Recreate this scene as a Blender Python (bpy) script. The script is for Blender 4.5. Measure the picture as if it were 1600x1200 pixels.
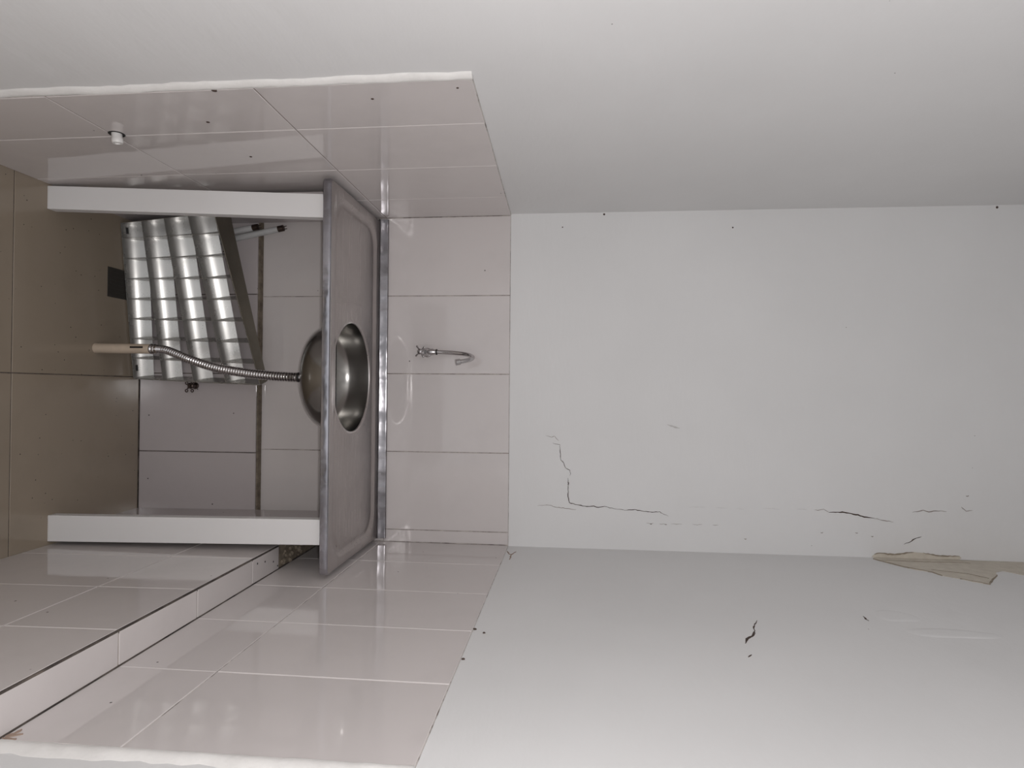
import bpy, bmesh, math, random
from mathutils import Vector, Matrix

# ------------------------------------------------------------------ scene, camera, light
for o in list(bpy.data.objects):
    bpy.data.objects.remove(o, do_unlink=True)
SC = bpy.context.scene
COL = SC.collection
random.seed(7)

CAM = Vector((0.0506, -2.0118, 1.4143))
YAW, PITCH, ROLL, FOCAL = 0.0100, -0.0922, -0.0073, 997.74
Rm = Matrix.Rotation(YAW, 3, 'Z') @ Matrix.Rotation(PITCH, 3, 'X') @ Matrix.Rotation(ROLL, 3, 'Y')
right, fwd, up = Rm.col[0].copy(), Rm.col[1].copy(), Rm.col[2].copy()
# the photograph was taken with the phone on its side: the picture's right is the room's up
cd = bpy.data.cameras.new('camera')
cd.sensor_fit = 'HORIZONTAL'
cd.sensor_width = 36.0
cd.lens = 36.0 * FOCAL / 1600.0
cd.clip_start = 0.02
co = bpy.data.objects.new('camera', cd)
COL.objects.link(co)
m3 = Matrix((up, -right, -fwd)).transposed()
co.matrix_world = Matrix.Translation(CAM) @ m3.to_4x4()
SC.camera = co

w = bpy.data.worlds.new('world')
w.use_nodes = True
w.node_tree.nodes['Background'].inputs[0].default_value = (0.95, 0.97, 1.0, 1)
w.node_tree.nodes['Background'].inputs[1].default_value = 0.88
SC.world = w

def lamp(name, kind, loc, energy, size, color=(1, 1, 1), rot=None):
    l = bpy.data.lights.new(name, kind)
    l.energy = energy
    l.color = color
    if kind == 'AREA':
        l.size = size
    else:
        l.shadow_soft_size = size
    o = bpy.data.objects.new(name, l)
    o.location = loc
    if rot: o.rotation_euler = rot
    COL.objects.link(o)
    return o

lamp('phone_flash', 'POINT', CAM + up * 0.022 - right * 0.006 + fwd * 0.012, 27.0, 0.012, (1.0, 0.98, 0.98))

SC.view_settings.view_transform = 'Standard'
SC.view_settings.look = 'None'
SC.view_settings.gamma = 1.0
SC.view_settings.use_curve_mapping = False
SC.view_settings.exposure = 0.0

# ------------------------------------------------------------------ materials
def new_mat(name):
    m = bpy.data.materials.new(name)
    m.use_nodes = True
    nt = m.node_tree
    return m, nt, nt.nodes['Principled BSDF']

def nd(nt, t, **kw):
    n = nt.nodes.new(t)
    for k, v in kw.items():
        if k.startswith('i_'):
            n.inputs[k[2:].replace('_', ' ')].default_value = v
        else:
            setattr(n, k, v)
    return n

def c4(c): return (c[0], c[1], c[2], 1)

def coords(nt, scale=None):
    g = nd(nt, 'ShaderNodeNewGeometry')
    if scale is None: return g.outputs['Position']
    mp = nd(nt, 'ShaderNodeMapping')
    mp.inputs['Scale'].default_value = scale
    nt.links.new(g.outputs['Position'], mp.inputs['Vector'])
    return mp.outputs['Vector']

def noise(nt, vec, scale, detail=3, rough=0.5):
    n = nd(nt, 'ShaderNodeTexNoise')
    n.inputs['Scale'].default_value = scale
    n.inputs['Detail'].default_value = detail
    n.inputs['Roughness'].default_value = rough
    nt.links.new(vec, n.inputs['Vector'])
    return n.outputs['Fac']

def remap(nt, v, a, b, c=0.0, d=1.0):
    n = nd(nt, 'ShaderNodeMapRange')
    for k, x in zip(('From Min', 'From Max', 'To Min', 'To Max'), (a, b, c, d)):
        n.inputs[k].default_value = x
    nt.links.new(v, n.inputs['Value'])
    return n.outputs['Result']

def mixc(nt, fac, a, b):
    n = nd(nt, 'ShaderNodeMix', data_type='RGBA')
    nt.links.new(fac, n.inputs[0])
    for s, x in ((6, a), (7, b)):
        if isinstance(x, tuple): n.inputs[s].default_value = c4(x)
        else: nt.links.new(x, n.inputs[s])
    return n.outputs[2]

def bump(nt, bsdf, h, strength, dist):
    b = nd(nt, 'ShaderNodeBump')
    b.inputs['Strength'].default_value = strength
    b.inputs['Distance'].default_value = dist
    nt.links.new(h, b.inputs['Height'])
    nt.links.new(b.outputs['Normal'], bsdf.inputs['Normal'])

def specks(nt, vec, scale, thr):
    v = nd(nt, 'ShaderNodeTexVoronoi')
    v.inputs['Scale'].default_value = scale
    nt.links.new(vec, v.inputs['Vector'])
    return remap(nt, v.outputs['Distance'], thr, thr * 0.5)

def mat_paint(name, col, rough=0.55, bs=.2):
    m, nt, b = new_mat(name)
    p = coords(nt)
    n1 = noise(nt, p, 2.2, 4)
    c = mixc(nt, remap(nt, n1, .35, .7), col, tuple(x * .95 for x in col))
    sp = specks(nt, p, 9, 0.014)
    c = mixc(nt, sp, c, (.12, .1, .09))
    nt.links.new(c, b.inputs['Base Color'])
    b.inputs['Roughness'].default_value = rough
    b.inputs['Specular IOR Level'].default_value = .3
    n2 = noise(nt, coords(nt, (3, 3, 9)), 1.3, 5, .55)
    bump(nt, b, n2, bs, .012)
    return m

def mat_tile(name, col, speck_scale=13, thr=.035, rough=.045, speck=(.05, .04, .035), dirt=.0):
    m, nt, b = new_mat(name)
    p = coords(nt)
    oi = nd(nt, 'ShaderNodeObjectInfo')
    c = mixc(nt, remap(nt, oi.outputs['Random'], 0, 1), tuple(x * 1.02 for x in col), tuple(x * .96 for x in col))
    n1 = noise(nt, p, 5, 5, .6)
    c = mixc(nt, remap(nt, n1, .5, .8, 0, .35 + dirt), c, tuple(x * .8 for x in col))
    c = mixc(nt, specks(nt, p, speck_scale, thr), c, speck)
    nt.links.new(c, b.inputs['Base Color'])
    nt.links.new(remap(nt, noise(nt, p, 9, 4), .45, .75, rough, rough + .07), b.inputs['Roughness'])
    n2 = noise(nt, p, 7, 2)
    bump(nt, b, n2, .05, .01)
    return m

def mat_grout(name, light, dark, lo=.42, hi=.58):
    m, nt, b = new_mat(name)
    f = noise(nt, coords(nt), 16, 4, .7)
    nt.links.new(mixc(nt, remap(nt, f, lo, hi), light, dark), b.inputs['Base Color'])
    b.inputs['Roughness'].default_value = .9
    return m

def mat_rough(name, a, bcol, scale=30, bumps=.6, rough=.9):
    m, nt, b = new_mat(name)
    p = coords(nt)
    f = noise(nt, p, scale, 6, .65)
    nt.links.new(mixc(nt, remap(nt, f, .3, .7), a, bcol), b.inputs['Base Color'])
    b.inputs['Roughness'].default_value = rough
    bump(nt, b, f, bumps, .004)
    return m

def mat_metal(name, col, rough, brush=None, bstr=.0, wav=0, dirty=0.0, metal=1.0, var=.25):
    m, nt, b = new_mat(name)
    b.inputs['Metallic'].default_value = metal
    p = coords(nt)
    f = noise(nt, coords(nt, brush) if brush else p, 20 if not brush else 1.0, 4, .6)
    r = remap(nt, f, .3, .7, rough * (1 - var), rough * (1 + var * 1.2))
    nt.links.new(r, b.inputs['Roughness'])
    c = mixc(nt, remap(nt, noise(nt, p, 6, 5, .65), .4, .75), col, tuple(x * (1 - dirty) for x in col))
    nt.links.new(c, b.inputs['Base Color'])
    if wav:
        bump(nt, b, noise(nt, p, 9, 3), wav, .01)
    elif bstr:
        bump(nt, b, f, bstr, .002)
    return m

def mat_plain(name, col, rough=.5, spec=.5):
    m, nt, b = new_mat(name)
    f = noise(nt, coords(nt), 25, 3)
    nt.links.new(mixc(nt, remap(nt, f, .35, .7), col, tuple(x * .86 for x in col)), b.inputs['Base Color'])
    b.inputs['Roughness'].default_value = rough
    b.inputs['Specular IOR Level'].default_value = spec
    return m

M = {}
M['paint'] = mat_paint('wall_paint', (.745, .738, .735))
M['plaster'] = mat_rough('white_plaster', (.78, .76, .74), (.70, .68, .66), 22, .5, .7)
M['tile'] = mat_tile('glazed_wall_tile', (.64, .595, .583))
M['tile_shaded'] = mat_tile('glazed_wall_tile_shaded', (.495, .45, .45), 16, .05, .10, (.06, .05, .05))  # darker copy of the wall tile: shade under the sink put into its colour
M['floor_tile'] = mat_tile('beige_floor_tile', (.315, .26, .20), 34, .07, .12, (.035, .028, .02), .2)
M['grout'] = mat_grout('grout_upper', (.50, .45, .42), (.16, .13, .12), .40, .62)
M['grout_dark'] = mat_grout('grout_dark', (.16, .13, .11), (.05, .04, .035), .35, .6)
M['grout_side'] = mat_grout('grout_side', (.54, .50, .475), (.17, .14, .125), .50, .62)
M['joint'] = mat_grout('grout_joint', (.24, .20, .18), (.10, .08, .07), .4, .7)
M['cement'] = mat_rough('brown_cement', (.30, .25, .19), (.13, .10, .075), 40, .8)
M['post'] = mat_paint('support_paint', (.79, .775, .77), .45, .04)
M['steel'] = mat_metal('sink_steel', (.50, .47, .46), .29, (4, 160, 160), .014, 0, .16, 1.0, .10)
M['bowl'] = mat_metal('bowl_steel', (.31, .30, .285), .21, None, .0, 0, .06, 1.0, .06)
M['polish'] = mat_metal('polished_steel', (.43, .42, .45), .19, None, 0, .5, .45)
M['rust'] = mat_plain('rust_brown', (.34, .25, .20), .9, .1)
M['upstand'] = mat_metal('upstand_steel', (.235, .225, .235), .2, None, 0, .3, .45)
M['scuff'] = mat_plain('grey_scuff', (.60, .585, .575), .8, .2)
M['stain_edge'] = mat_plain('stain_rim', (.33, .28, .22), .9, .1)
M['alu'] = mat_metal('louver_aluminium', (.47, .46, .44), .27, (12, 12, 12), 0, 0, .07, .72, .12)
M['rail'] = mat_metal('louver_rail', (.34, .32, .27), .4, None, 0, 0, .2)
M['chrome'] = mat_metal('chrome', (.58, .56, .56), .10, None, 0, 0, .2)
M['bronze'] = mat_metal('dark_bronze', (.10, .075, .065), .4, None, 0, 0, .3)
M['pvc'] = mat_plain('cream_pipe', (.56, .46, .36), .45)
M['white'] = mat_plain('white_plastic', (.80, .78, .76), .35)
M['tube'] = mat_plain('white_tube_glass', (.52, .52, .52), .15)
M['black'] = mat_plain('black_rubber', (.012, .011, .011), .6)
M['drain'] = mat_plain('dark_grate', (.045, .04, .035), .5)
M['crack'] = mat_plain('crack_dark', (.09, .065, .055), .9, .1)
M['hair'] = mat_plain('crack_faint', (.34, .30, .28), .9, .1)
M['stain'] = mat_rough('bare_plaster', (.64, .59, .51), (.54, .49, .42), 40, .7)

# ------------------------------------------------------------------ mesh helpers
class MB:
    def __init__(s):
        s.v = []; s.f = []
    def add(s, vs, fs):
        n = len(s.v)
        s.v += [tuple(x) for x in vs]
        s.f += [tuple(i + n for i in q) for q in fs]
        return s
    def box(s, x0, x1, y0, y1, z0, z1, fn=None):
        vs = [(x, y, z) for z in (z0, z1) for y in (y0, y1) for x in (x0, x1)]
        if fn: vs = [fn(*p) for p in vs]
        return s.add(vs, [(0, 2, 3, 1), (4, 5, 7, 6), (0, 1, 5, 4), (2, 6, 7, 3), (0, 4, 6, 2), (1, 3, 7, 5)])
    def loft(s, rings, closed=True, caps=True):
        n = len(rings[0]); vs = [p for r in rings for p in r]; fs = []
        for i in range(len(rings) - 1):
            for k in range(n if closed else n - 1):
                a, b = i * n + k, i * n + (k + 1) % n
                fs.append((a, b, b + n, a + n))
        if caps:
            fs.append(tuple(reversed(range(n))))
            fs.append(tuple((len(rings) - 1) * n + k for k in range(n)))
        return s.add(vs, fs)
    def tube(s, pts, rad, seg=12, caps=True):
        pts = [Vector(p) for p in pts]
        if not isinstance(rad, (list, tuple)): rad = [rad] * len(pts)
        rings = []; nrm = None
        for i, p in enumerate(pts):
            t = (pts[min(i + 1, len(pts) - 1)] - pts[max(i - 1, 0)])
            if t.length < 1e-9: t = Vector((0, 0, 1))
            t.normalize()
            if nrm is None:
                a = Vector((0, 0, 1)) if abs(t.z) < .9 else Vector((1, 0, 0))
                nrm = a.cross(t).normalized()
            else:
                nrm = (nrm - t * nrm.dot(t)).normalized()
            b = t.cross(nrm)
            rings.append([p + (nrm * math.cos(2 * math.pi * k / seg) + b * math.sin(2 * math.pi * k / seg)) * rad[i] for k in range(seg)])
        return s.loft(rings, True, caps)
    def lathe(s, prof, org, axis, seg=24, caps=True):
        org = Vector(org); ax = Vector(axis).normalized()
        a = Vector((0, 0, 1)) if abs(ax.z) < .9 else Vector((1, 0, 0))
        n = a.cross(ax).normalized(); b = ax.cross(n)
        rings = [[org + ax * t + (n * math.cos(2 * math.pi * k / seg) + b * math.sin(2 * math.pi * k / seg)) * r for k in range(seg)] for t, r in prof]
        return s.loft(rings, True, caps)
    def mesh(s, name, mat, smooth=0, bevel=0):
        me = bpy.data.meshes.new(name)
        me.from_pydata(s.v, [], s.f)
        bm = bmesh.new(); bm.from_mesh(me)
        bmesh.ops.recalc_face_normals(bm, faces=bm.faces)
        if bevel:
            es = [e for e in bm.edges if len(e.link_faces) == 2 and e.calc_face_angle(0) > .6]
            bmesh.ops.bevel(bm, geom=es, offset=bevel, segments=2, profile=.6, affect='EDGES')
        if smooth:
            lim = math.radians(smooth)
            for f in bm.faces: f.smooth = True
            for e in bm.edges:
                if len(e.link_faces) == 2 and e.calc_face_angle(0) > lim: e.smooth = False
        bm.to_mesh(me); bm.free()
        if mat: me.materials.append(mat)
        return me
    def build(s, name, mat, parent=None, smooth=0, bevel=0):
        o = bpy.data.objects.new(name, s.mesh(name, mat, smooth, bevel))
        COL.objects.link(o)
        if parent:
            o.parent = parent
            o.matrix_parent_inverse = parent.matrix_basis.inverted()
        return o

def catmull(P, n):
    P = [Vector(p) for p in P]; P = [P[0] * 2 - P[1]] + P + [P[-1] * 2 - P[-2]]; out = []
    for i in range(1, len(P) - 2):
        for k in range(n):
            t = k / n; a, b, c, d = P[i - 1:i + 3]
            out.append(.5 * ((2 * b) + (c - a) * t + (2 * a - 5 * b + 4 * c - d) * t * t + (3 * b - a - 3 * c + d) * t ** 3))
    out.append(P[-2]); return out
catmull_pts = catmull

def structure(o): o['kind'] = 'structure'; return o
def thing(name, label, cat, loc=(0, 0, 0), group=None):
    o = bpy.data.objects.new(name, None)
    o.empty_display_size = .05
    o.location = loc
    COL.objects.link(o)
    tag(o, label, cat, group)
    return o
def tag(o, label, cat, group=None):
    o['label'] = label; o['category'] = cat
    if group: o['group'] = group
    return o

def tile_obj(fn, a0, a1, b0, b1, parent, mat, th=.007, gap=.0011, ch=.0010, dh=0.0):
    """one tile: fn(a, b, h) -> point, h = height above the tile bed's face"""
    a0 += gap; a1 -= gap; b0 += gap; b1 -= gap
    def ring(ins, h): return [fn(a0 + ins, b0 + ins, h), fn(a1 - ins, b0 + ins, h), fn(a1 - ins, b1 - ins, h), fn(a0 + ins, b1 - ins, h)]
    t = [random.uniform(-.00025, .00025) for _ in range(4)]
    top = [fn(a, b, dh + t[i]) for i, (a, b) in enumerate(((a0 + ch, b0 + ch), (a1 - ch, b0 + ch), (a1 - ch, b1 - ch), (a0 + ch, b1 - ch)))]
    mb = MB().loft([ring(0, dh - th), ring(0, dh - ch), top])
    return mb.build('tile', mat, parent)

# wall faces (the walls are slightly out of plumb)
def XL(z): return -.4985 - .005 * z              # tile face, left wall
def XR(z): return .5365 + .003 * z               # tile face, right wall
def XP(z): return .4815 - .010 * z               # tile face, plinth of the right wall
PXL = lambda z: -.5085 - .0012 * z               # painted face, left
PXR = lambda z: .5425 + .0006 * z                # painted face, right
YB, YPAINT, YPL = 0.0, .004, -.0325              # tile face, painted face, plinth face of the back wall
ZT, ZM, ZK, ZLEDGE = 1.2205, .8170, .403, .6308
YF = -2.15                                       # where the modelled walls end behind the camera
HC = 2.95

# ------------------------------------------------------------------ room shell
def slab_wall(name, fn, a0, a1, b0, b1, na=24, nb=24, th=.12):
    """painted wall as a slab; fn(a,b,h)"""
    mb = MB()
    front = [[fn(a0 + (a1 - a0) * i / na, b0 + (b1 - b0) * j / nb, 0) for i in range(na + 1)] for j in range(nb + 1)]
    vs = [p for r in front for p in r]
    fs = [(j * (na + 1) + i, j * (na + 1) + i + 1, (j + 1) * (na + 1) + i + 1, (j + 1) * (na + 1) + i) for j in range(nb) for i in range(na)]
    n = len(vs)
    vs += [fn(a0, b0, -th), fn(a1, b0, -th), fn(a1, b1, -th), fn(a0, b1, -th)]
    fs += [(n + 3, n + 2, n + 1, n)]
    bot = list(range(na + 1)); topr = [nb * (na + 1) + i for i in range(na + 1)]
    lef = [j * (na + 1) for j in range(nb + 1)]; rig = [j * (na + 1) + na for j in range(nb + 1)]
    fs += [tuple([n, n + 1] + bot[::-1]), tuple([n + 3, n + 2] + topr[::-1])[::-1], tuple([n, n + 3] + lef[::-1])[::-1], tuple([n + 1, n + 2] + rig[::-1])]
    mb.add(vs, fs)
    return structure(mb.build(name, M['paint'], None, 30))

wall_left = slab_wall('wall_left', lambda y, z, h: (PXL(z) + h, y, z), YF, YPAINT, 0, HC)
wall_right = slab_wall('wall_right', lambda y, z, h: (PXR(z) - h, y, z), YF, YPAINT, 0, HC)
wall_back = slab_wall('wall_back', lambda x, z, h: (x, YPAINT - h, z), -.64, .68, 0, HC)
ceiling = structure(MB().box(-2.6, 2.6, -5.0, .124, HC, HC + .12).build('ceiling', M['paint']))
floor = structure(MB().box(-2.6, 2.6, -5.0, .124, -.12, -.0016).build('floor', M['grout_dark']))

# floor tiles
FX = [PXL(0) + .001, .0165, PXR(0) - .001]
FY = [-.0335, -.5150, -1.115, -1.715, -2.315, -2.915]
for xa, xb in ((FX[0], FX[1]), (FX[1], FX[2])):
    for yb, ya in zip(FY[:-1], FY[1:]):
        tile_obj(lambda a, b, h: (a, b, h), xa, xb, ya, yb, floor, M['floor_tile'], .0016 + .004, .0012, .0010)

def tile_side(wall, X, sgn, ycuts, zcuts, mat, skip=(), zfix=None, th=.0065):
    for i in range(len(ycuts) - 1):
        for j in range(len(zcuts) - 1):
            if (i, j) in skip: continue
            def fn(a, b, h, s=sgn):
                z = b + (zfix(a, b) if zfix else 0)
                return (X(z) + s * h, a, z)
            tile_obj(fn, ycuts[i + 1], ycuts[i], zcuts[j], zcuts[j + 1], wall, mat, th)

# left wall tiling
zfixL = lambda y, z: (z / ZT) * .0145 * abs(y) / .889 if y < 0 else 0
YL = [-.0005, -.195, -.449, -.7005, -.889]
tile_side(wall_left, XL, 1, YL, [0, .4085, .8165, ZT], M['tile'], (), zfixL)
MB().box(-1, 0, -.889, YPAINT, 0, ZT, lambda x, y, z: ((XL(z) - .0016 if x == 0 else PXL(z) - .01), y, z + zfixL(y, z))).build('grout', M['grout_side'], wall_left)
for zj in (.4085, .8165):
    MB().box(0, 1, -.889, YPAINT, -.0012, .0012, lambda x, y, z: ((XL(zj) - .0012 if x == 1 else PXL(zj)), y, zj + z + zfixL(y, zj))).build('grout', M['joint'], wall_left)
# right wall tiling above its ledge
YR = [-.0005, -.2325, -.4865, -.7235, -.9590, -1.1945]
zfixR = lambda y, z: (z / ZT) * -.004 * abs(y) / 1.19 if z > 1 else 0
tile_side(wall_right, XR, -1, YR, [ZLEDGE, .8105, ZT], M['tile'], (), zfixR)
MB().box(0, 1, -1.1945, YPAINT, ZLEDGE - .02, ZT, lambda x, y, z: ((XR(z) + .0016 if x == 0 else PXR(z) + .01), y, z + zfixR(y, z))).build('grout', M['grout_side'], wall_right)
# plinth of the right wall with a tiled top
plr = MB().box(0, 1, -1.1945, YPAINT, 0, ZLEDGE - .0016, lambda x, y, z: ((XP(z) + .0016 if x == 0 else PXR(z) + .01), y, z)).build('plinth', M['cement'], wall_right)
tile_side(plr, XP, -1, [-.0335, -.2320, -.4790, -.7280, -.9580, -1.1945], [0, .4100, ZLEDGE - .004], M['tile'])
YLG = [-.345, -.4885, -.7235, -.9590, -1.1945]
for ya, yb in zip(YLG[1:], YLG[:-1]):
    tile_obj(lambda a, b, h: (XP(.63) + (XR(.63) - .001 - XP(.63)) * a, b, ZLEDGE + h), .052, 1, ya, yb, plr, M['tile'], .008, .0011, .0010)
MB().box(0, 1, -1.1945, -.345, 0, 1, lambda x, y, z: (XP(.63) + (.0002 if x == 0 else .006), y, ZLEDGE - (.0045 if z == 0 else .0006))).build('grout', M['grout_dark'], plr)
MB().box(0, 1, -1.1945, -.10, 0, 1, lambda x, y, z: (XR(.63) - (.0022 if x == 0 else -.001), y, ZLEDGE + (-.002 if z == 0 else .0004))).build('grout', M['grout_dark'], plr)
for x, y in ((.4926, -.4637), (.4982, -.4236), (.5105, -.3773), (.5280, -.3520)):
    MB().lathe([(-.001, .0026), (.0004, .0026), (.0005, .0010)], (x, y, ZLEDGE), (0, 0, 1), 10).build('plug_hole', M['black'], plr)
# broken-off end of the ledge: loose mortar lumps
mb = MB()
for k in range(26):
    x = random.uniform(.480, .534); y = random.uniform(-.340, -.20); r = random.uniform(.003, .008)
    mb.lathe([(-r * .4, r * .8), (0, r), (r * .5, r * .75), (r * .8, r * .3)], (x, y, ZLEDGE + .0005), (random.uniform(-.3, .3), random.uniform(-.3, .3), 1), 7)
mb.build('mortar_rubble', M['cement'], plr)['kind'] = 'stuff'

# back wall tiling
XB = [None, -.2505, 0., .2500, .5000, None]
def tile_back(par, y, xc, zc, mat, xl, xr, th=.0065):
    for i in range(len(xc) - 1):
        for j in range(len(zc) - 1):
            def fn(a, b, h, i=i):
                x = a
                if i == 0 and a < -.4: x = xl(b) + .002
                if i == len(xc) - 2 and a > .51: x = xr(b) - .002
                return (x, y - h, b)
            tile_obj(fn, xc[i] if xc[i] is not None else -.5, xc[i + 1] if xc[i + 1] is not None else .54, zc[j], zc[j + 1], par, mat, th)
tile_back(wall_back, YB, XB, [ZK, ZM, ZT], M['tile'], XL, XR)
MB().box(0, 1, YB + .0014, YPAINT + .01, ZK - .03, ZT, lambda x, y, z: ((PXL(z) if x == 0 else PXR(z)), y, z)).build('grout', M['grout'], wall_back)
plb = MB().box(0, 1, YPL + .011, YPAINT + .01, 0, ZK, lambda x, y, z: ((PXL(z) if x == 0 else PXR(z)), y, z)).build('plinth', M['cement'], wall_back)
mb = MB().box(0, 1, YPL + .0016, YPL + .0055, 0, ZK - .006, lambda x, y, z: ((PXL(z) if x == 0 else PXR(z)), y, z)).build('grout', M['grout_dark'], plb)
XBL = [None, -.2540, .0035, .2590, None]
def fnl(i):
    def fn(a, b, h):
        x = a
        if i == 0 and a < -.4: x = XL(b) + .002
        if i == 3 and a > .47: x = XP(b) - .002
        return (x, YPL - h, b)
    return fn
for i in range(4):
    tile_obj(fnl(i), XBL[i] if XBL[i] is not None else -.5, XBL[i + 1] if XBL[i + 1] is not None else .48, .001, ZK - .0015, plb, M['tile_shaded'], .0065, .0014)

# ragged plaster bead where the tiling stops
def bead(par, base, n, length_fn, wid, pro):
    rings = []
    for i in range(n + 1):
        t = i / n
        a = wid * (1 + .25 * math.sin(t * 23) * .5 + random.uniform(-.14, .14)); p = pro * (1 + random.uniform(-.10, .10))
        e = random.uniform(-.0012, .0012)
        rings.append([length_fn(t, u * a + e * (1 if u == 0 else 0), h * p) for u, h in ((0, -.35), (0, .75), (.18, 1.0), (.5, .92), (.8, .55), (1.05, .05), (1.05, -.35))])
    return MB().loft(rings).build('plaster_edge', M['plaster'], par, 50)
bead(wall_left, None, 60, lambda t, u, h: (PXL(1.235 * t) + h, -.889 - u, t * 1.236), .017, .0085)
bead(wall_right, None, 60, lambda t, u, h: (PXR(1.2165 * t) - h, -1.1945 - u, t * 1.2165), .022, .0068)
bead(wall_right, None, 20, lambda t, u, h: (XP(.63) + (PXR(.6) - XP(.63)) * t, -1.1945 - u, ZLEDGE - .011 + h), .012, .009) if False else None

# ------------------------------------------------------------------ cracks and bare plaster on the painted walls
def ribbon(pts, wid, fn, name, mat, par, h=.0005):
    mb = MB(); P = []
    for (a, b), (c, d) in zip(pts[:-1], pts[1:]):
        L = math.hypot(c - a, d - b); k = max(2, int(L / .006))
        for i in range(k): P.append((a + (c - a) * i / k, b + (d - b) * i / k))
    P.append(pts[-1])
    n = len(P); rings = []
    for i, (a, b) in enumerate(P):
        t = i / (n - 1)
        q0, q1 = P[max(0, i - 1)], P[min(n - 1, i + 1)]
        dx, dy = q1[0] - q0[0], q1[1] - q0[1]; L = math.hypot(dx, dy) or 1
        nx, ny = -dy / L, dx / L
        ww = wid * (.25 + .75 * math.sin(math.pi * min(1, max(0, t))) ** .6) * random.uniform(.6, 1.3) * .5
        j = random.uniform(-.0009, .0009)
        a += nx * j; b += ny * j
        rings.append([fn(a + nx * ww, b + ny * ww, -.001), fn(a + nx * ww * .6, b + ny * ww * .6, h), fn(a - nx * ww * .6, b - ny * ww * .6, h), fn(a - nx * ww, b - ny * ww, -.001)])
    mb.loft(rings)
    return mb.build(name, mat, par)
fb = lambda x, z, h: (x, YPAINT - h, z)
fr = lambda y, z, h: (PXR(z) - h, y, z)
A = [(.2161, 1.3577), (.2199, 1.3812), (.2691, 1.3835), (.2717, 1.3899), (.2922, 1.3997), (.3003, 1.4121), (.3099, 1.415), (.3176, 1.4125)]
B = [(.3238, 1.406), (.3403, 1.4088), (.3542, 1.407), (.3679, 1.4085), (.3818, 1.4069), (.4015, 1.412), (.409, 1.4418), (.412, 1.4664), (.4109, 1.4883), (.4139, 1.502), (.4098, 1.521), (.4149, 1.5374), (.4179, 1.5591)]
C = [(.4179, 1.5591), (.4203, 1.5822), (.4184, 1.616), (.4226, 1.6429), (.4242, 1.6672), (.4227, 1.6913), (.428, 1.698), (.4357, 1.7168)]
ribbon(A, .0026, fb, 'crack', M['crack'], wall_back)
ribbon(B, .0036, fb, 'crack', M['crack'], wall_back)
ribbon(C, .0030, fb, 'crack', M['crack'], wall_back)
ribbon([(.3365, 1.4065), (.3425, 1.409), (.3480, 1.4075)], .005, fb, 'crack', M['crack'], wall_back)
ribbon([(.4139, 1.3121), (.4111, 1.3343), (.4112, 1.3537), (.4172, 1.3675), (.4192, 1.3979), (.423, 1.4336)], .0028, fb, 'crack', M['hair'], wall_back)
ribbon([(.1918, 1.3367), (.197, 1.3548), (.1941, 1.3645), (.2083, 1.377)], .0024, fb, 'crack', M['hair'], wall_back)
ribbon([(.4114, 2.1937), (.4102, 2.239), (.4174, 2.2783), (.4242, 2.3018), (.4268, 2.3252)], .0058, fb, 'crack', M['crack'], wall_back)
ribbon([(.4268, 2.3252), (.4311, 2.3486), (.4359, 2.3797)], .0030, fb, 'crack', M['hair'], wall_back)
ribbon([(.4051, 2.1501), (.4073, 2.162), (.4027, 2.179), (.4114, 2.1937)], .0028, fb, 'crack', M['hair'], wall_back)
ribbon([(.406, 2.4339), (.3988, 2.4647), (.4024, 2.4801), (.3983, 2.5146), (.402, 2.5299)], .0040, fb, 'crack', M['hair'], wall_back)
ribbon([(.3856, 2.5719), (.3981, 2.5853), (.3953, 2.6024)], .0045, fb, 'crack', M['hair'], wall_back)
ribbon([(.5013, 2.4101), (.4926, 2.4302), (.4842, 2.4398), (.4775, 2.4591)], .0042, fb, 'crack', M['crack'], wall_back)
for x, z, L in ((.4590, 1.650, .022), (.4600, 1.690, .016), (.4592, 1.725, .034), (.4585, 1.790, .03), (.4590, 1.850, .018)):
    ribbon([(x, z), (x + .0012, z + L * .5), (x, z + L)], .0018, fb, 'crack', M['hair'], wall_back)
for x, z, L in ((.4060, 1.78, .05), (.4072, 1.86, .035), (.4085, 1.92, .025), (.4060, 2.00, .05), (.4048, 2.10, .03)):
    ribbon([(x, z), (x - .0010, z + L * .5), (x + .0005, z + L)], .0012, fb, 'crack', M['scuff'], wall_back)
for x, z in ((.4600, 1.66), (.4605, 1.705), (.473, 2.17), (.471, 2.27), (.480, 2.315), (.352, 2.585), (.4985, 1.945)):
    ribbon([(x, z), (x + .002, z + .004), (x, z + .0075)], .004, fb, 'chip', M['hair'], wall_back)
ribbon([(.1530, 1.712), (.1640, 1.750)], .0075, fb, 'scuff', M['scuff'], wall_back)
ribbon([(-.5825, 1.8181), (-.6276, 1.7989), (-.6635, 1.7921)], .004, fr, 'crack', M['crack'], wall_right)
ribbon([(-.6500, 1.7935), (-.6720, 1.786), (-.6914, 1.7688), (-.7167, 1.759)], .0075, fr, 'crack', M['crack'], wall_right)
ribbon([(-.7703, 1.7554), (-.7828, 1.7462)], .006, fr, 'crack', M['crack'], wall_right)
ribbon([(-.5284, 2.0622), (-.5481, 2.0593), (-.5586, 2.0609)], .0055, fr, 'crack', M['crack'], wall_right)

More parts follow.
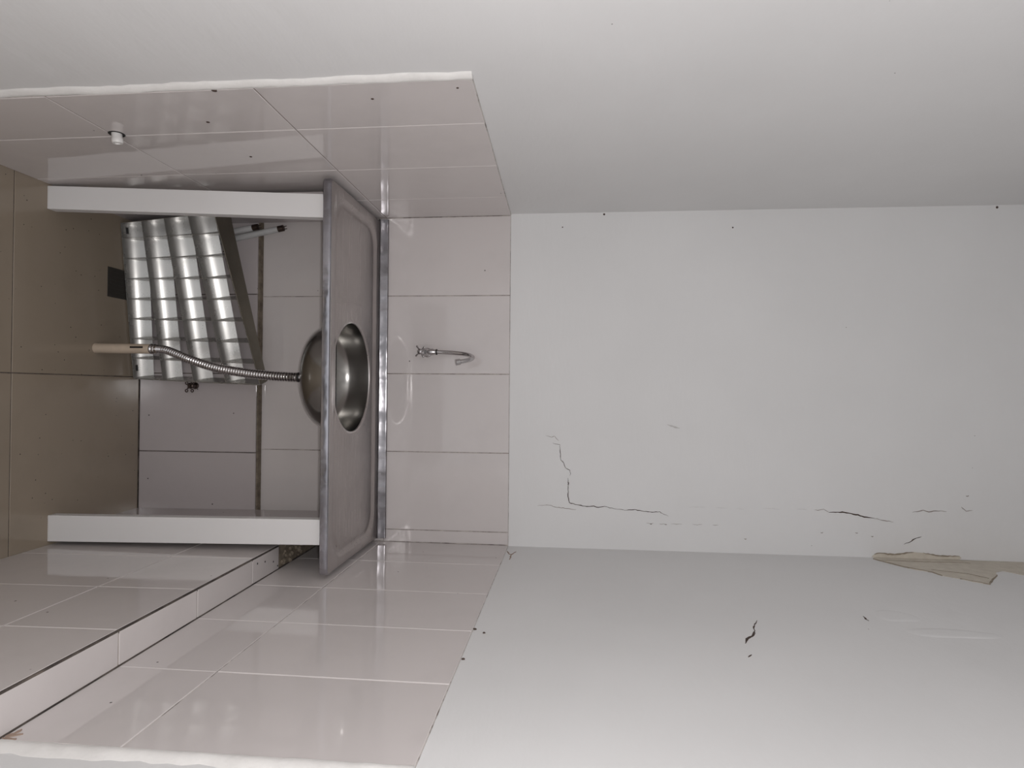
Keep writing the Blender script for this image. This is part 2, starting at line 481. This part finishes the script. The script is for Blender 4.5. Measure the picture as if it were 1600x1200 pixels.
def patch(outline, fn, name, mat, par, h=.0012):
    vs0 = [fn(a, b, -.001) for a, b in outline]; vs1 = [fn(a, b, h * random.uniform(.7, 1.2)) for a, b in outline]
    n = len(outline)
    mb = MB().add(vs0 + vs1, [tuple(range(n, 2 * n)), tuple(reversed(range(n)))] + [(i, (i + 1) % n, n + (i + 1) % n, n + i) for i in range(n)])
    return mb.build(name, mat, par)
patch([(.5418, 2.3173), (.5342, 2.3251), (.5288, 2.3406), (.5322, 2.3639), (.5336, 2.3833), (.5282, 2.4104), (.5237, 2.4374), (.5257, 2.4644), (.5319, 2.4989), (.5328, 2.5334), (.5314, 2.5658), (.5364, 2.5715), (.5447, 2.5639), (.5447, 2.4413), (.5436, 2.3329)], fb, 'bare_plaster', M['stain'], wall_back)
patch([(.003, 2.3229), (.003, 2.4466), (.003, 2.5668), (.003, 2.6297), (.003, 2.70), (.003, 2.80), (-.04, 2.82), (-.1569, 2.7), (-.1400, 2.645), (-.1289, 2.637), (-.1048, 2.6171), (-.1244, 2.587), (-.1519, 2.5752), (-.1968, 2.5353), (-.2442, 2.4977), (-.2242, 2.468), (-.2008, 2.4511), (-.1771, 2.4195), (-.1457, 2.4119), (-.1232, 2.3771), (-.0976, 2.3607), (-.0646, 2.3397), (-.0324, 2.3244), (-.0156, 2.3128)], fr, 'bare_plaster', M['stain'], wall_right)
for pts, wd in (([(-.0156, 2.3128), (-.0646, 2.3397), (-.0976, 2.3607), (-.1457, 2.4119), (-.1771, 2.4195)], .006), ([(-.2008, 2.4511), (-.2442, 2.4977), (-.1968, 2.5353), (-.1519, 2.5752)], .005), ([(-.03, 2.33), (-.035, 2.45), (-.028, 2.56), (-.034, 2.575)], .004), ([(-.12, 2.42), (-.15, 2.50), (-.19, 2.53)], .004)):
    ribbon(pts, wd, fr, 'stain_rim', M['stain_edge'], wall_right, .0022)
for pts, wd in (([(.5342, 2.3251), (.5290, 2.3406), (.5322, 2.3639), (.5336, 2.3833), (.5285, 2.4104), (.5240, 2.4374)], .0055), ([(.5257, 2.4644), (.5319, 2.4989), (.5328, 2.5334), (.5320, 2.5658)], .005)):
    ribbon(pts, wd, fb, 'stain_rim', M['stain_edge'], wall_back, .0022)
for y, z, r in ((-.886, .7498, .006), (-.8283, 1.0329, .0034), (-.8584, 1.2028, .003), (-.7537, .6587, .0042), (-.558, .6497, .0036)):
    MB().lathe([(-.001, r), (.0009, r * .8), (.0016, r * .3)], (XL(z), y, z), (1, .1, 0), 7).build('chip', M['crack'], wall_left)
for y, z, r in ((-.7049, 1.2205, .0045), (-.7226, 1.2423, .003), (-.8519, 1.2215, .0035)):
    MB().lathe([(-.001, r), (.0009, r * .8), (.0016, r * .3)], (PXR(z) - .001, y, z), (-1, .1, 0), 7).build('chip', M['crack'], wall_right)
for x, z, r in ((-.5040, 1.5139, .004), (-.4655, 1.384, .0025), (-.4565, 1.9069, .003), (-.5050, 2.6708, .0045)):
    MB().lathe([(-.001, r), (.0006, r * .8), (.001, r * .3)], (x, YPAINT, z), (0, -1, 0), 7).build('chip', M['crack'], wall_back)
for pts in ([(-.1596, 1.2395), (-.0987, 1.24), (-.0654, 1.2508)], [(-.0598, 1.2230), (-.0903, 1.2312), (-.1049, 1.2406)]):
    ribbon(pts, .005, fr, 'rust_mark', M['rust'], wall_right, .0012)
for pts in ([(-1.1875, .6345), (-1.1786, .640), (-1.168, .6415)], [(-1.1890, .636), (-1.1830, .645), (-1.1780, .653)], [(-1.1910, .634), (-1.1930, .645), (-1.1920, .655)]):
    ribbon(pts, .005, lambda y, z, h: (XR(z) - .0005 - h, y, z), 'rust_mark', M['rust'], wall_right, .0012)
# filler patches on the right wall, proud of the paint
def blob(cy, cz, ry, rz, h, par):
    rings = []
    for r, hh in ((1, -.001), (.86, h * .45), (.6, h * .9), (.25, h)):
        rings.append([fr(cy + ry * r * math.cos(t) * (1 + .12 * math.sin(3 * t + cz)), cz + rz * r * math.sin(t) * (1 + .1 * math.cos(2 * t)), hh) for t in [2 * math.pi * k / 28 for k in range(28)]])
    return MB().loft(rings).build('filler_patch', M['paint'], par, 60)
blob(-.52, 2.135, .040, .055, .0012, wall_right)
blob(-.615, 2.20, .028, .11, .0012, wall_right)

# ------------------------------------------------------------------ sink
sink = thing('kitchen_sink', 'stainless steel sink top with round bowl, spanning the niche wall to wall', 'sink', (.0175, -.215, .80))
SX0, SX1, SY0, SY1, SZ = -.4925, .5290, -.4300, -.0020, .8000
BCX, BCY, BR = .0175, -.2410, .1530
def rrect(x0, x1, y0, y1, r, ang):
    """distance from bowl centre to a rounded rectangle along ang"""
    dx, dy = math.cos(ang), math.sin(ang); lo, hi = 0, 2
    cx, cy, hx, hy = (x0 + x1) / 2, (y0 + y1) / 2, (x1 - x0) / 2 - r, (y1 - y0) / 2 - r
    for _ in range(40):
        m = (lo + hi) / 2
        qx, qy = abs(BCX + dx * m - cx) - hx, abs(BCY + dy * m - cy) - hy
        d = math.hypot(max(qx, 0), max(qy, 0)) + min(max(qx, qy), 0) - r
        if d < 0: lo = m
        else: hi = m
    return (BCX + dx * lo, BCY + dy * lo)
angs = []
cor = sorted(math.atan2(y - BCY, x - BCX) for x in (SX0, SX1) for y in (SY0, SY1))
base = [2 * math.pi * k / 160 - math.pi for k in range(160)]
for c in cor:
    base += [c + d for d in (-.06, -.035, -.022, -.014, -.008, -.003, .003, .008, .014, .022, .035, .06)]
angs = sorted(set(round(a, 5) for a in base))
def lr(ins, z, r, insb=None, insl=None):
    ib = ins if insb is None else insb; il = ins if insl is None else insl
    return [rrect(SX0 + il, SX1 - ins, SY0 + ins, SY1 - ib, r, a) + (z,) for a in angs]
def circ(r, z): return [(BCX + r * math.cos(a), BCY + r * math.sin(a), z) for a in angs]
rec = lambda d, z: [rrect(SX0 + .026 + d, SX1 - .024 - d, SY0 + .030 + d, SY1 - .042 - d, .07 - d * .5, a) + (z,) for a in angs]
deck = MB().loft([
    lr(.004, SZ - .0015, .012), lr(.0065, SZ - .0003, .012), lr(.010, SZ, .012),
    rec(0, SZ), rec(.004, SZ - .0012), rec(.012, SZ - .0062), rec(.016, SZ - .0070),
    rec(.022, SZ - .0070), rec(.026, SZ - .0058), rec(.032, SZ - .0058),
    circ(BR + .0135, SZ - .0058), circ(BR + .0100, SZ - .0050), circ(BR + .0040, SZ - .0050), circ(BR + .0010, SZ - .0062), circ(BR, SZ - .0085)], True, False)
dk = deck.build('deck', M['steel'], sink, 40)
arc = [(-.1754, -.3687), (-.1854, -.3093), (-.1933, -.2272), (-.1942, -.1569), (-.1873, -.1433)]
MB().tube(catmull_pts([(x, y, SZ - .0058) for x, y in arc], 8), .0009, 8).build('pressed_ridge', M['steel'], sink, 50)
# folded front and end edges
MB().loft([lr(.004, SZ - .0015, .012), lr(.0008, SZ - .0035, .012), lr(0, SZ - .007, .012), lr(0, SZ - .0215, .012), lr(.0012, SZ - .0228, .012), lr(.012, SZ - .0228, .012)], True, False).build('folded_rim', M['polish'], sink, 40)
# upstand against the wall
prof = [(-.0165, 0.0), (-.0135, .0012), (-.0120, .0040), (-.0112, .0220), (-.0100, .0252), (-.0070, .0262), (-.0030, .0262), (-.0030, -.004), (-.0165, -.004)]
rings = []
for i in range(61):
    x = SX0 - .004 + (SX1 - .002 - SX0 + .004) * i / 60
    if i == 0: x += .001
    jit = .0006 * math.sin(i * 1.7) + random.uniform(-.0004, .0004)
    rings.append([(x, y + (jit if 0 < k < 6 else 0), SZ + z) for k, (y, z) in enumerate(prof)])
MB().loft(rings).build('upstand', M['upstand'], sink, 35)
# bowl: an inner and an outer skin
bp = [(BR, SZ - .0085), (BR - .0008, SZ - .014), (BR - .002, SZ - .040), (BR - .005, SZ - .066), (BR - .010, SZ - .080), (BR - .019, SZ - .094), (BR - .032, SZ - .106), (BR - .050, SZ - .1155), (BR - .073, SZ - .122), (BR - .100, SZ - .1255), (.040, SZ - .127), (.036, SZ - .1305), (.020, SZ - .1315), (.004, SZ - .131)]
seg = 96
def cr(r, z): return [(BCX + r * math.cos(2 * math.pi * k / seg), BCY + r * math.sin(2 * math.pi * k / seg), z) for k in range(seg)]
bowl = MB().loft([cr(r, z) for r, z in bp] + [cr(r + .0015, z - .0016) for r, z in reversed(bp)], True, False).build('bowl', M['bowl'], sink, 50)
MB().lathe([(0, .034), (.0015, .035), (.003, .033), (.002, .020), (.0015, .012)], (BCX, BCY, SZ - .1313), (0, 0, 1), 32).build('strainer', M['chrome'], bowl, 40)
MB().lathe([(-.0165, .0125), (-.0150, .020), (-.006, .022), (-.002, .030), (.0005, .034)], (BCX, BCY, SZ - .1320), (0, 0, 1), 32).build('drain_fitting', M['chrome'], sink, 40)

# ------------------------------------------------------------------ sink supports
def support(label, plabel, xb0, xb1, xt0, xt1, board, y0, yt):
    """a front post, and a narrow tiled panel standing behind its outer edge"""
    zt = SZ - .0235
    def fn(x, y, z):
        t = z / zt
        return ((xb0 + (xt0 - xb0) * t) if x == 0 else (xb1 + (xt1 - xb1) * t), y + (yt - y0) * t, z)
    tag(MB().box(0, 1, y0, y0 + .030, 0, zt, fn).build('sink_post', M['post'], None, 0, .0018), label, 'post', 'painted posts under the sink')
    (b0, b1), (t0, t1) = board
    def fb2(x, y, z):
        t = z / zt
        return ((b0 + (t0 - b0) * t) if x == 0 else (b1 + (t1 - b1) * t), y, z)
    tag(MB().box(0, 1, y0 + (.0335 if b0 > 0 else .10), YPL - .002, 0, zt, fb2).build('side_panel', M['tile_shaded'], None, 0, .001), plabel, 'panel', 'side panels under the sink')
support('leaning white post under the left end of the sink beside the metal louver', 'grey side panel in shadow behind the left white post', -.4929, -.4301, -.4546, -.3931, ((-.4930, -.4845), (-.4930, -.4845)), -.4134, -.4134)
support('white post under the right end of the sink against the tiled ledge', 'grey side panel standing behind the right white post', .4006, .4715, .3883, .4541, ((.4460, .4710), (.4380, .4535)), -.3960, -.4134)

# ------------------------------------------------------------------ louver panel
GRID = [
 [(-.4816, -.1371, .003), (-.4186, -.1298, .0041), (-.3558, -.1221, .005), (-.2929, -.1142, .0057), (-.2301, -.1059, .0062), (-.1674, -.0973, .0065), (-.1047, -.0883, .0066), (-.042, -.0791, .0065), (.0206, -.0695, .0062)],
 [(-.4785, -.1589, .087), (-.4154, -.1494, .0905), (-.3523, -.1396, .0938), (-.2892, -.1296, .097), (-.2262, -.1191, .0999), (-.1632, -.1084, .1026), (-.1003, -.0974, .1051), (-.0374, -.086, .1075), (.0255, -.0743, .1096)],
 [(-.4758, -.1818, .1752), (-.4124, -.1702, .1811), (-.3491, -.1583, .1869), (-.2858, -.1461, .1924), (-.2226, -.1336, .1977), (-.1594, -.1207, .2029), (-.0962, -.1075, .2078), (-.0331, -.094, .2126), (.03, -.0802, .2171)],
 [(-.4734, -.2058, .2675), (-.4098, -.1921, .2759), (-.3462, -.1781, .284), (-.2827, -.1638, .292), (-.2192, -.1491, .2997), (-.1558, -.1341, .3073), (-.0924, -.1188, .3147), (-.0291, -.1032, .3218), (.0342, -.0872, .3288)],
 [(-.4712, -.231, .3639), (-.4074, -.2152, .3747), (-.3436, -.199, .3853), (-.2799, -.1826, .3957), (-.2162, -.1658, .4058), (-.1525, -.1486, .4158), (-.0889, -.1312, .4256), (-.0253, -.1134, .4352), (.0382, -.0954, .4446)]]
GV = [[Vector(p) for p in r] for r in GRID]
def gp(i, j):
    """bilinear point and local frame of the bent panel"""
    i0 = min(7, max(0, int(math.floor(i)))); j0 = min(3, max(0, int(math.floor(j))))
    s, t = i - i0, j - j0
    a, b, c, d = GV[j0][i0], GV[j0][i0 + 1], GV[j0 + 1][i0], GV[j0 + 1][i0 + 1]
    p = a * (1 - s) * (1 - t) + b * s * (1 - t) + c * (1 - s) * t + d * s * t
    e1 = ((b - a) * (1 - t) + (d - c) * t).normalized(); e2 = ((c - a) * (1 - s) + (d - b) * s).normalized()
    n = e2.cross(e1).normalized()
    if n.y < 0: n = -n
    return p, e1, e2, n
louver = thing('light_fitting_louver', 'bent aluminium grid louver of a ceiling light leaning under the sink', 'louver', (-.23, -.10, 0))
def ld(i): return .058 - .021 * min(1, max(0, i / 8))
def lh(i): return .047 - .003 * min(1, max(0, i / 8))
TS = [0, .12, .28, .45, .62, .8, 1.0]
def half(i, t): return .0007 + lh(i) * t ** 2.0
def under(i, t): return .0007 + .008 * t ** 1.5
for j in range(5):
    rings = []
    for k in range(33):
        i = (.28 - .045 * j) + (8 - (.28 - .045 * j)) * k / 32
        p, e1, e2, n = gp(i, j)
        ring = []
        D = ld(i)
        upper = [p + n * D * t + e2 * half(i, t) for t in TS]
        lower = [p + n * D * t - e2 * under(i, t) for t in reversed(TS)]
        if j == 0: ring = upper + [p + n * D - e2 * .001, p - e2 * .001]
        elif j == 4: ring = [p + e2 * .001, p + n * D + e2 * .001] + lower
        else: ring = upper + lower
        rings.append(ring)
    MB().loft(rings).build('lamella', M['alu'], louver, 45)
for i in range(9):
    rings = []
    for k in range(25):
        j = 4 * k / 24
        ii = i if i else .28 - .045 * j
        p, e1, e2, n = gp(ii, j)
        lo = 0 if i == 0 else -1; hi = 0 if i == 8 else 1
        tt = [0, .35, .7, 1]
        f = lambda t: .0005 + .0056 * t
        rings.append([p + n * (ld(i) * t * .96 + .0006) + e1 * (f(t) * hi if hi else .0012) for t in tt] + [p + n * (ld(i) * t * .96 + .0006) + e1 * (f(t) * lo if lo else -.0012) for t in reversed(tt)])
    MB().loft(rings).build('cross_blade', M['alu'], louver, 45)
# side rails (the outer skin of the fitting)
def rail(pa, fn_pts, name):
    return MB().loft(fn_pts).build(name, M['rail'], louver, 30)
rings = []
for k in range(17):
    LD = ld(8 * k / 16)
    p, e1, e2, n = gp(.10 + 7.9 * k / 16, 4)
    rings.append([p + e2 * .0012 - n * .0005, p + e2 * .0032 - n * .0005, p + e2 * .0032 + n * (LD + .003), p + e2 * .0012 + n * (LD + .003)])
MB().loft(rings).build('top_rail', M['rail'], louver, 30)
rings = []
for k in range(9):
    LD = ld(8)
    p, e1, e2, n = gp(8, 4 * k / 8)
    rings.append([p + e1 * .0016 - n * .0005, p + e1 * .0030 - n * .0005, p + e1 * .0030 + n * (LD + .001), p + e1 * .0016 + n * (LD + .001)])
MB().loft(rings).build('side_rail', M['alu'], louver, 30)
# fixing slots in the first and last cells
for i, q in ((.62, .30), (7.5, .30)):
    p, e1, e2, n = gp(i, 0)
    t = q; LD = ld(i); s0 = p + n * LD * t + e2 * (half(i, t) + .0006)
    tv = (n * LD + e2 * lh(i) * 2.0 * t).normalized(); nv = tv.cross(e1).normalized()
    if nv.z < 0: nv = -nv
    vs = [s0 + e1 * a + tv * b + nv * c for c in (-.002, .0006) for b in (-.0035, .0035) for a in (-.010, .010)]
    MB().add(vs, [(0, 2, 3, 1), (4, 5, 7, 6), (0, 1, 5, 4), (2, 6, 7, 3), (0, 4, 6, 2), (1, 3, 7, 5)]).build('slot', M['black'], louver)

# ------------------------------------------------------------------ fluorescent tubes behind the louver
def ftube(label, a, b, r):
    a, b = Vector(a), Vector(b); d = (b - a).normalized(); L = (b - a).length
    t = thing('fluorescent_tube', label, 'lamp tube', a, 'loose tubes in the corner')
    MB().lathe([(.018, r * .96), (.02, r), (L - .02, r), (L - .018, r * .96)], a, d, 20).build('glass_tube', M['tube'], t, 40)
    for s, o in ((a, d), (b, -d)):
        c = MB().lathe([(0, r * .7), (.001, r * 1.02), (.019, r * 1.02), (.0195, r * .9)], s, o, 20).build('end_cap', M['bronze'], t, 40)
        side = o.cross(Vector((0, 1, 0))).normalized()
        mb = MB()
        for k in (-1, 1): mb.tube([s + side * k * r * .45, s - o * .010 + side * k * r * .45], .0014, 6)
        mb.build('contact_pins', M['bronze'], c)
    return t
ftube('white fluorescent tube in the left corner, nearer the middle, dark cap upward', (-.3700, -.0460, .010), (-.4640, -.0460, .494), .0098)
ftube('white fluorescent tube squeezed between the other tube and the left wall', (-.3980, -.0580, .010), (-.4658, -.0580, .415), .0098)

# ------------------------------------------------------------------ drain pipe and hose
pv = thing('drain_pipe', 'cream plastic waste pipe standing out of the floor', 'pipe', (-.0655, -.2273, 0))
MB().lathe([(-.002, .0155), (.004, .0152), (.006, .0146), (.172, .0143), (.174, .0138), (.174, .0115), (.150, .0110)], (-.0655, -.2273, 0), (.012, 0, 1), 28, False).build('pipe', M['pvc'], pv, 40)
MB().box(-.0655 - .0045, -.0655 + .0005, -.2273 - .0150, -.2273 - .0138, .118, .158).build('print_mark', M['black'], pv)
def resample(P, step):
    L = [0]
    for a, b in zip(P[:-1], P[1:]): L.append(L[-1] + (b - a).length)
    n = int(L[-1] / step); out = []; k = 0
    for i in range(n + 1):
        s = L[-1] * i / n
        while k < len(L) - 2 and L[k + 1] < s: k += 1
        t = (s - L[k]) / max(1e-9, L[k + 1] - L[k]); out.append(P[k].lerp(P[k + 1], t))
    return out
hose = thing('drain_hose', 'corrugated chrome hose from the sink bowl down to the cream pipe', 'hose', (-.0635, -.2275, .175))
path = catmull([(-.0634, -.2275, .168), (-.0632, -.2285, .186), (-.0622, -.2320, .206), (-.0590, -.2385, .232), (-.0470, -.2455, .268), (-.0290, -.2520, .318), (-.0072, -.2560, .396), (.0055, -.2570, .474), (.0140, -.2530, .552), (.0182, -.2440, .625), (.0175, -.2410, .652)], 24)
PT = resample(path, .0075 / 4)
rad = [.0104 + .0026 * min(1, i / 190) - (.0013 if i % 4 == 0 else .0002 if i % 2 else -.0012) for i in range(len(PT))]
MB().tube(PT, rad, 18).build('corrugated_tube', M['chrome'], hose, 60)
MB().lathe([(0, .0150), (.003, .0160), (.006, .0150), (.0075, .0135), (.010, .0150), (.013, .0150), (.015, .0128), (.022, .0128), (.024, .0110)], (-.0634, -.2275, .1755), (.02, -.06, 1), 28).build('lower_cuff', M['chrome'], hose, 35)
MB().lathe([(0, .0140), (.0035, .0140)], (.0181, -.2432, .634), (-.02, .12, 1), 24).build('seal_ring', M['black'], hose, 35)
MB().lathe([(0, .0126), (.018, .0122)], (.0180, -.2428, .637), (-.02, .12, 1), 24).build('upper_cuff', M['chrome'], hose, 35)

# ------------------------------------------------------------------ wall tap above the sink
tap = thing('wall_tap', 'small chrome wall tap with cross handle and curved swan-neck spout', 'tap', (-.068, 0, .975))
tb = (-.0682, -.0005, .9560)
MB().lathe([(0, .0150), (.002, .0155), (.005, .0140), (.007, .0095), (.022, .0090), (.024, .0125), (.040, .0125), (.044, .0100), (.048, .0085)], tb, (0, -1, 0), 24).build('body', M['chrome'], tap, 35)
MB().lathe([(-.004, .0088), (.010, .0088), (.012, .0105), (.020, .0105), (.024, .0090), (.030, .0085)], (-.0682, -.032, .960), (0, 0, 1), 24).build('riser_nut', M['chrome'], tap, 35)
MB().lathe([(0, .0090), (.004, .0090)], (-.0682, -.032, .990), (0, 0, 1), 20).build('seal_ring', M['black'], tap, 35)
sp = catmull([(-.0682, -.032, .992), (-.0672, -.032, 1.020), (-.0650, -.034, 1.055), (-.0610, -.041, 1.086), (-.0540, -.060, 1.108), (-.0470, -.084, 1.115), (-.0405, -.105, 1.108), (-.0360, -.119, 1.093), (-.0330, -.126, 1.079)], 8)
spout = MB().tube(sp, .0066, 16).build('spout', M['chrome'], tap, 50)
d = (sp[-1] - sp[-2]).normalized()
MB().lathe([(-.006, .0062), (-.004, .0094), (.009, .0094), (.0095, .0074)], sp[-1], d, 20).build('aerator', M['chrome'], spout, 35)
hc = Vector((-.0682, -.056, .945))
hax = Vector((0, -.85, -.45)).normalized()
MB().lathe([(-.014, .006), (-.004, .0075), (0, .0095), (.005, .0090), (.008, .0050)], hc, hax, 20).build('handle_hub', M['chrome'], tap, 35)
u1 = Vector((1, 0, 0)); u2 = hax.cross(u1).normalized()
for k in range(4):
    a = math.radians(38 + 90 * k); dv = u1 * math.cos(a) + u2 * math.sin(a)
    MB().tube([hc + dv * .004, hc + dv * .012, hc + dv * .018, hc + dv * .0215, hc + dv * .0235], [.0030, .0024, .0030, .0034, .0018], 10).build('handle_arm', M['chrome'], tap, 50)

# ------------------------------------------------------------------ stop valve low on the back wall
sv = thing('stop_valve', 'dark little stop valve with looped handle on lower back wall', 'valve', (.045, YPL, .194))
vb = Vector((.044, YPL, .195))
MB().lathe([(-.001, .011), (.003, .011), (.004, .0075), (.020, .0075), (.022, .0095), (.030, .0095), (.032, .006), (.038, .005)], vb, (0, -1, 0), 18).build('body', M['bronze'], sv, 35)
for k, a in enumerate((38, 322, 142, 218)):
    a = math.radians(a)
    dv = Vector((math.cos(a), 0, math.sin(a))); c = vb + Vector((.004, -.034, 0)) + dv * .0155
    pts = [vb + Vector((0, -.034, 0)), vb + Vector((.002, -.034, 0)) + dv * .010]
    mb = MB().tube(pts, .0024, 8)
    ring = [c + (dv * math.cos(t) + Vector((-dv.z, 0, dv.x)) * math.sin(t)) * .0042 for t in [2 * math.pi * q / 14 for q in range(15)]]
    mb.tube(ring, .0017, 8, False)
    mb.build('handle_loop', M['bronze'], sv, 50)

# ------------------------------------------------------------------ capped pipe stub on the left wall
ps = thing('pipe_stub', 'white capped pipe stub poking out of a dark hole in left wall tiles', 'pipe', (XL(.425), -.712, .4250))
MB().lathe([(-.003, .0165), (.0010, .0165), (.0012, .0150), (.0005, .0120)], (XL(.425), -.712, .4250), (1, 0, 0), 28).build('hole_rim', M['black'], ps, 35)
MB().lathe([(-.002, .0105), (.010, .0105), (.011, .0112), (.019, .0112), (.021, .0100), (.0212, .0060), (.0190, .0050)], (XL(.425), -.714, .4265), (1, .05, .08), 24).build('cap', M['white'], ps, 35)

# ------------------------------------------------------------------ floor drain
fd = thing('floor_drain', 'dark square floor drain partly hidden by the louver', 'drain', (-.272, -.142, 0))
MB().box(-.3190, -.2270, -.1840, -.0980, -.001, .0012).build('frame', M['drain'], fd, 0, .0006)
for k in range(7):
    x = -.310 + .0123 * k
    MB().box(x, x + .006, -.174, -.108, .0010, .0022).build('bar', M['drain'], fd)
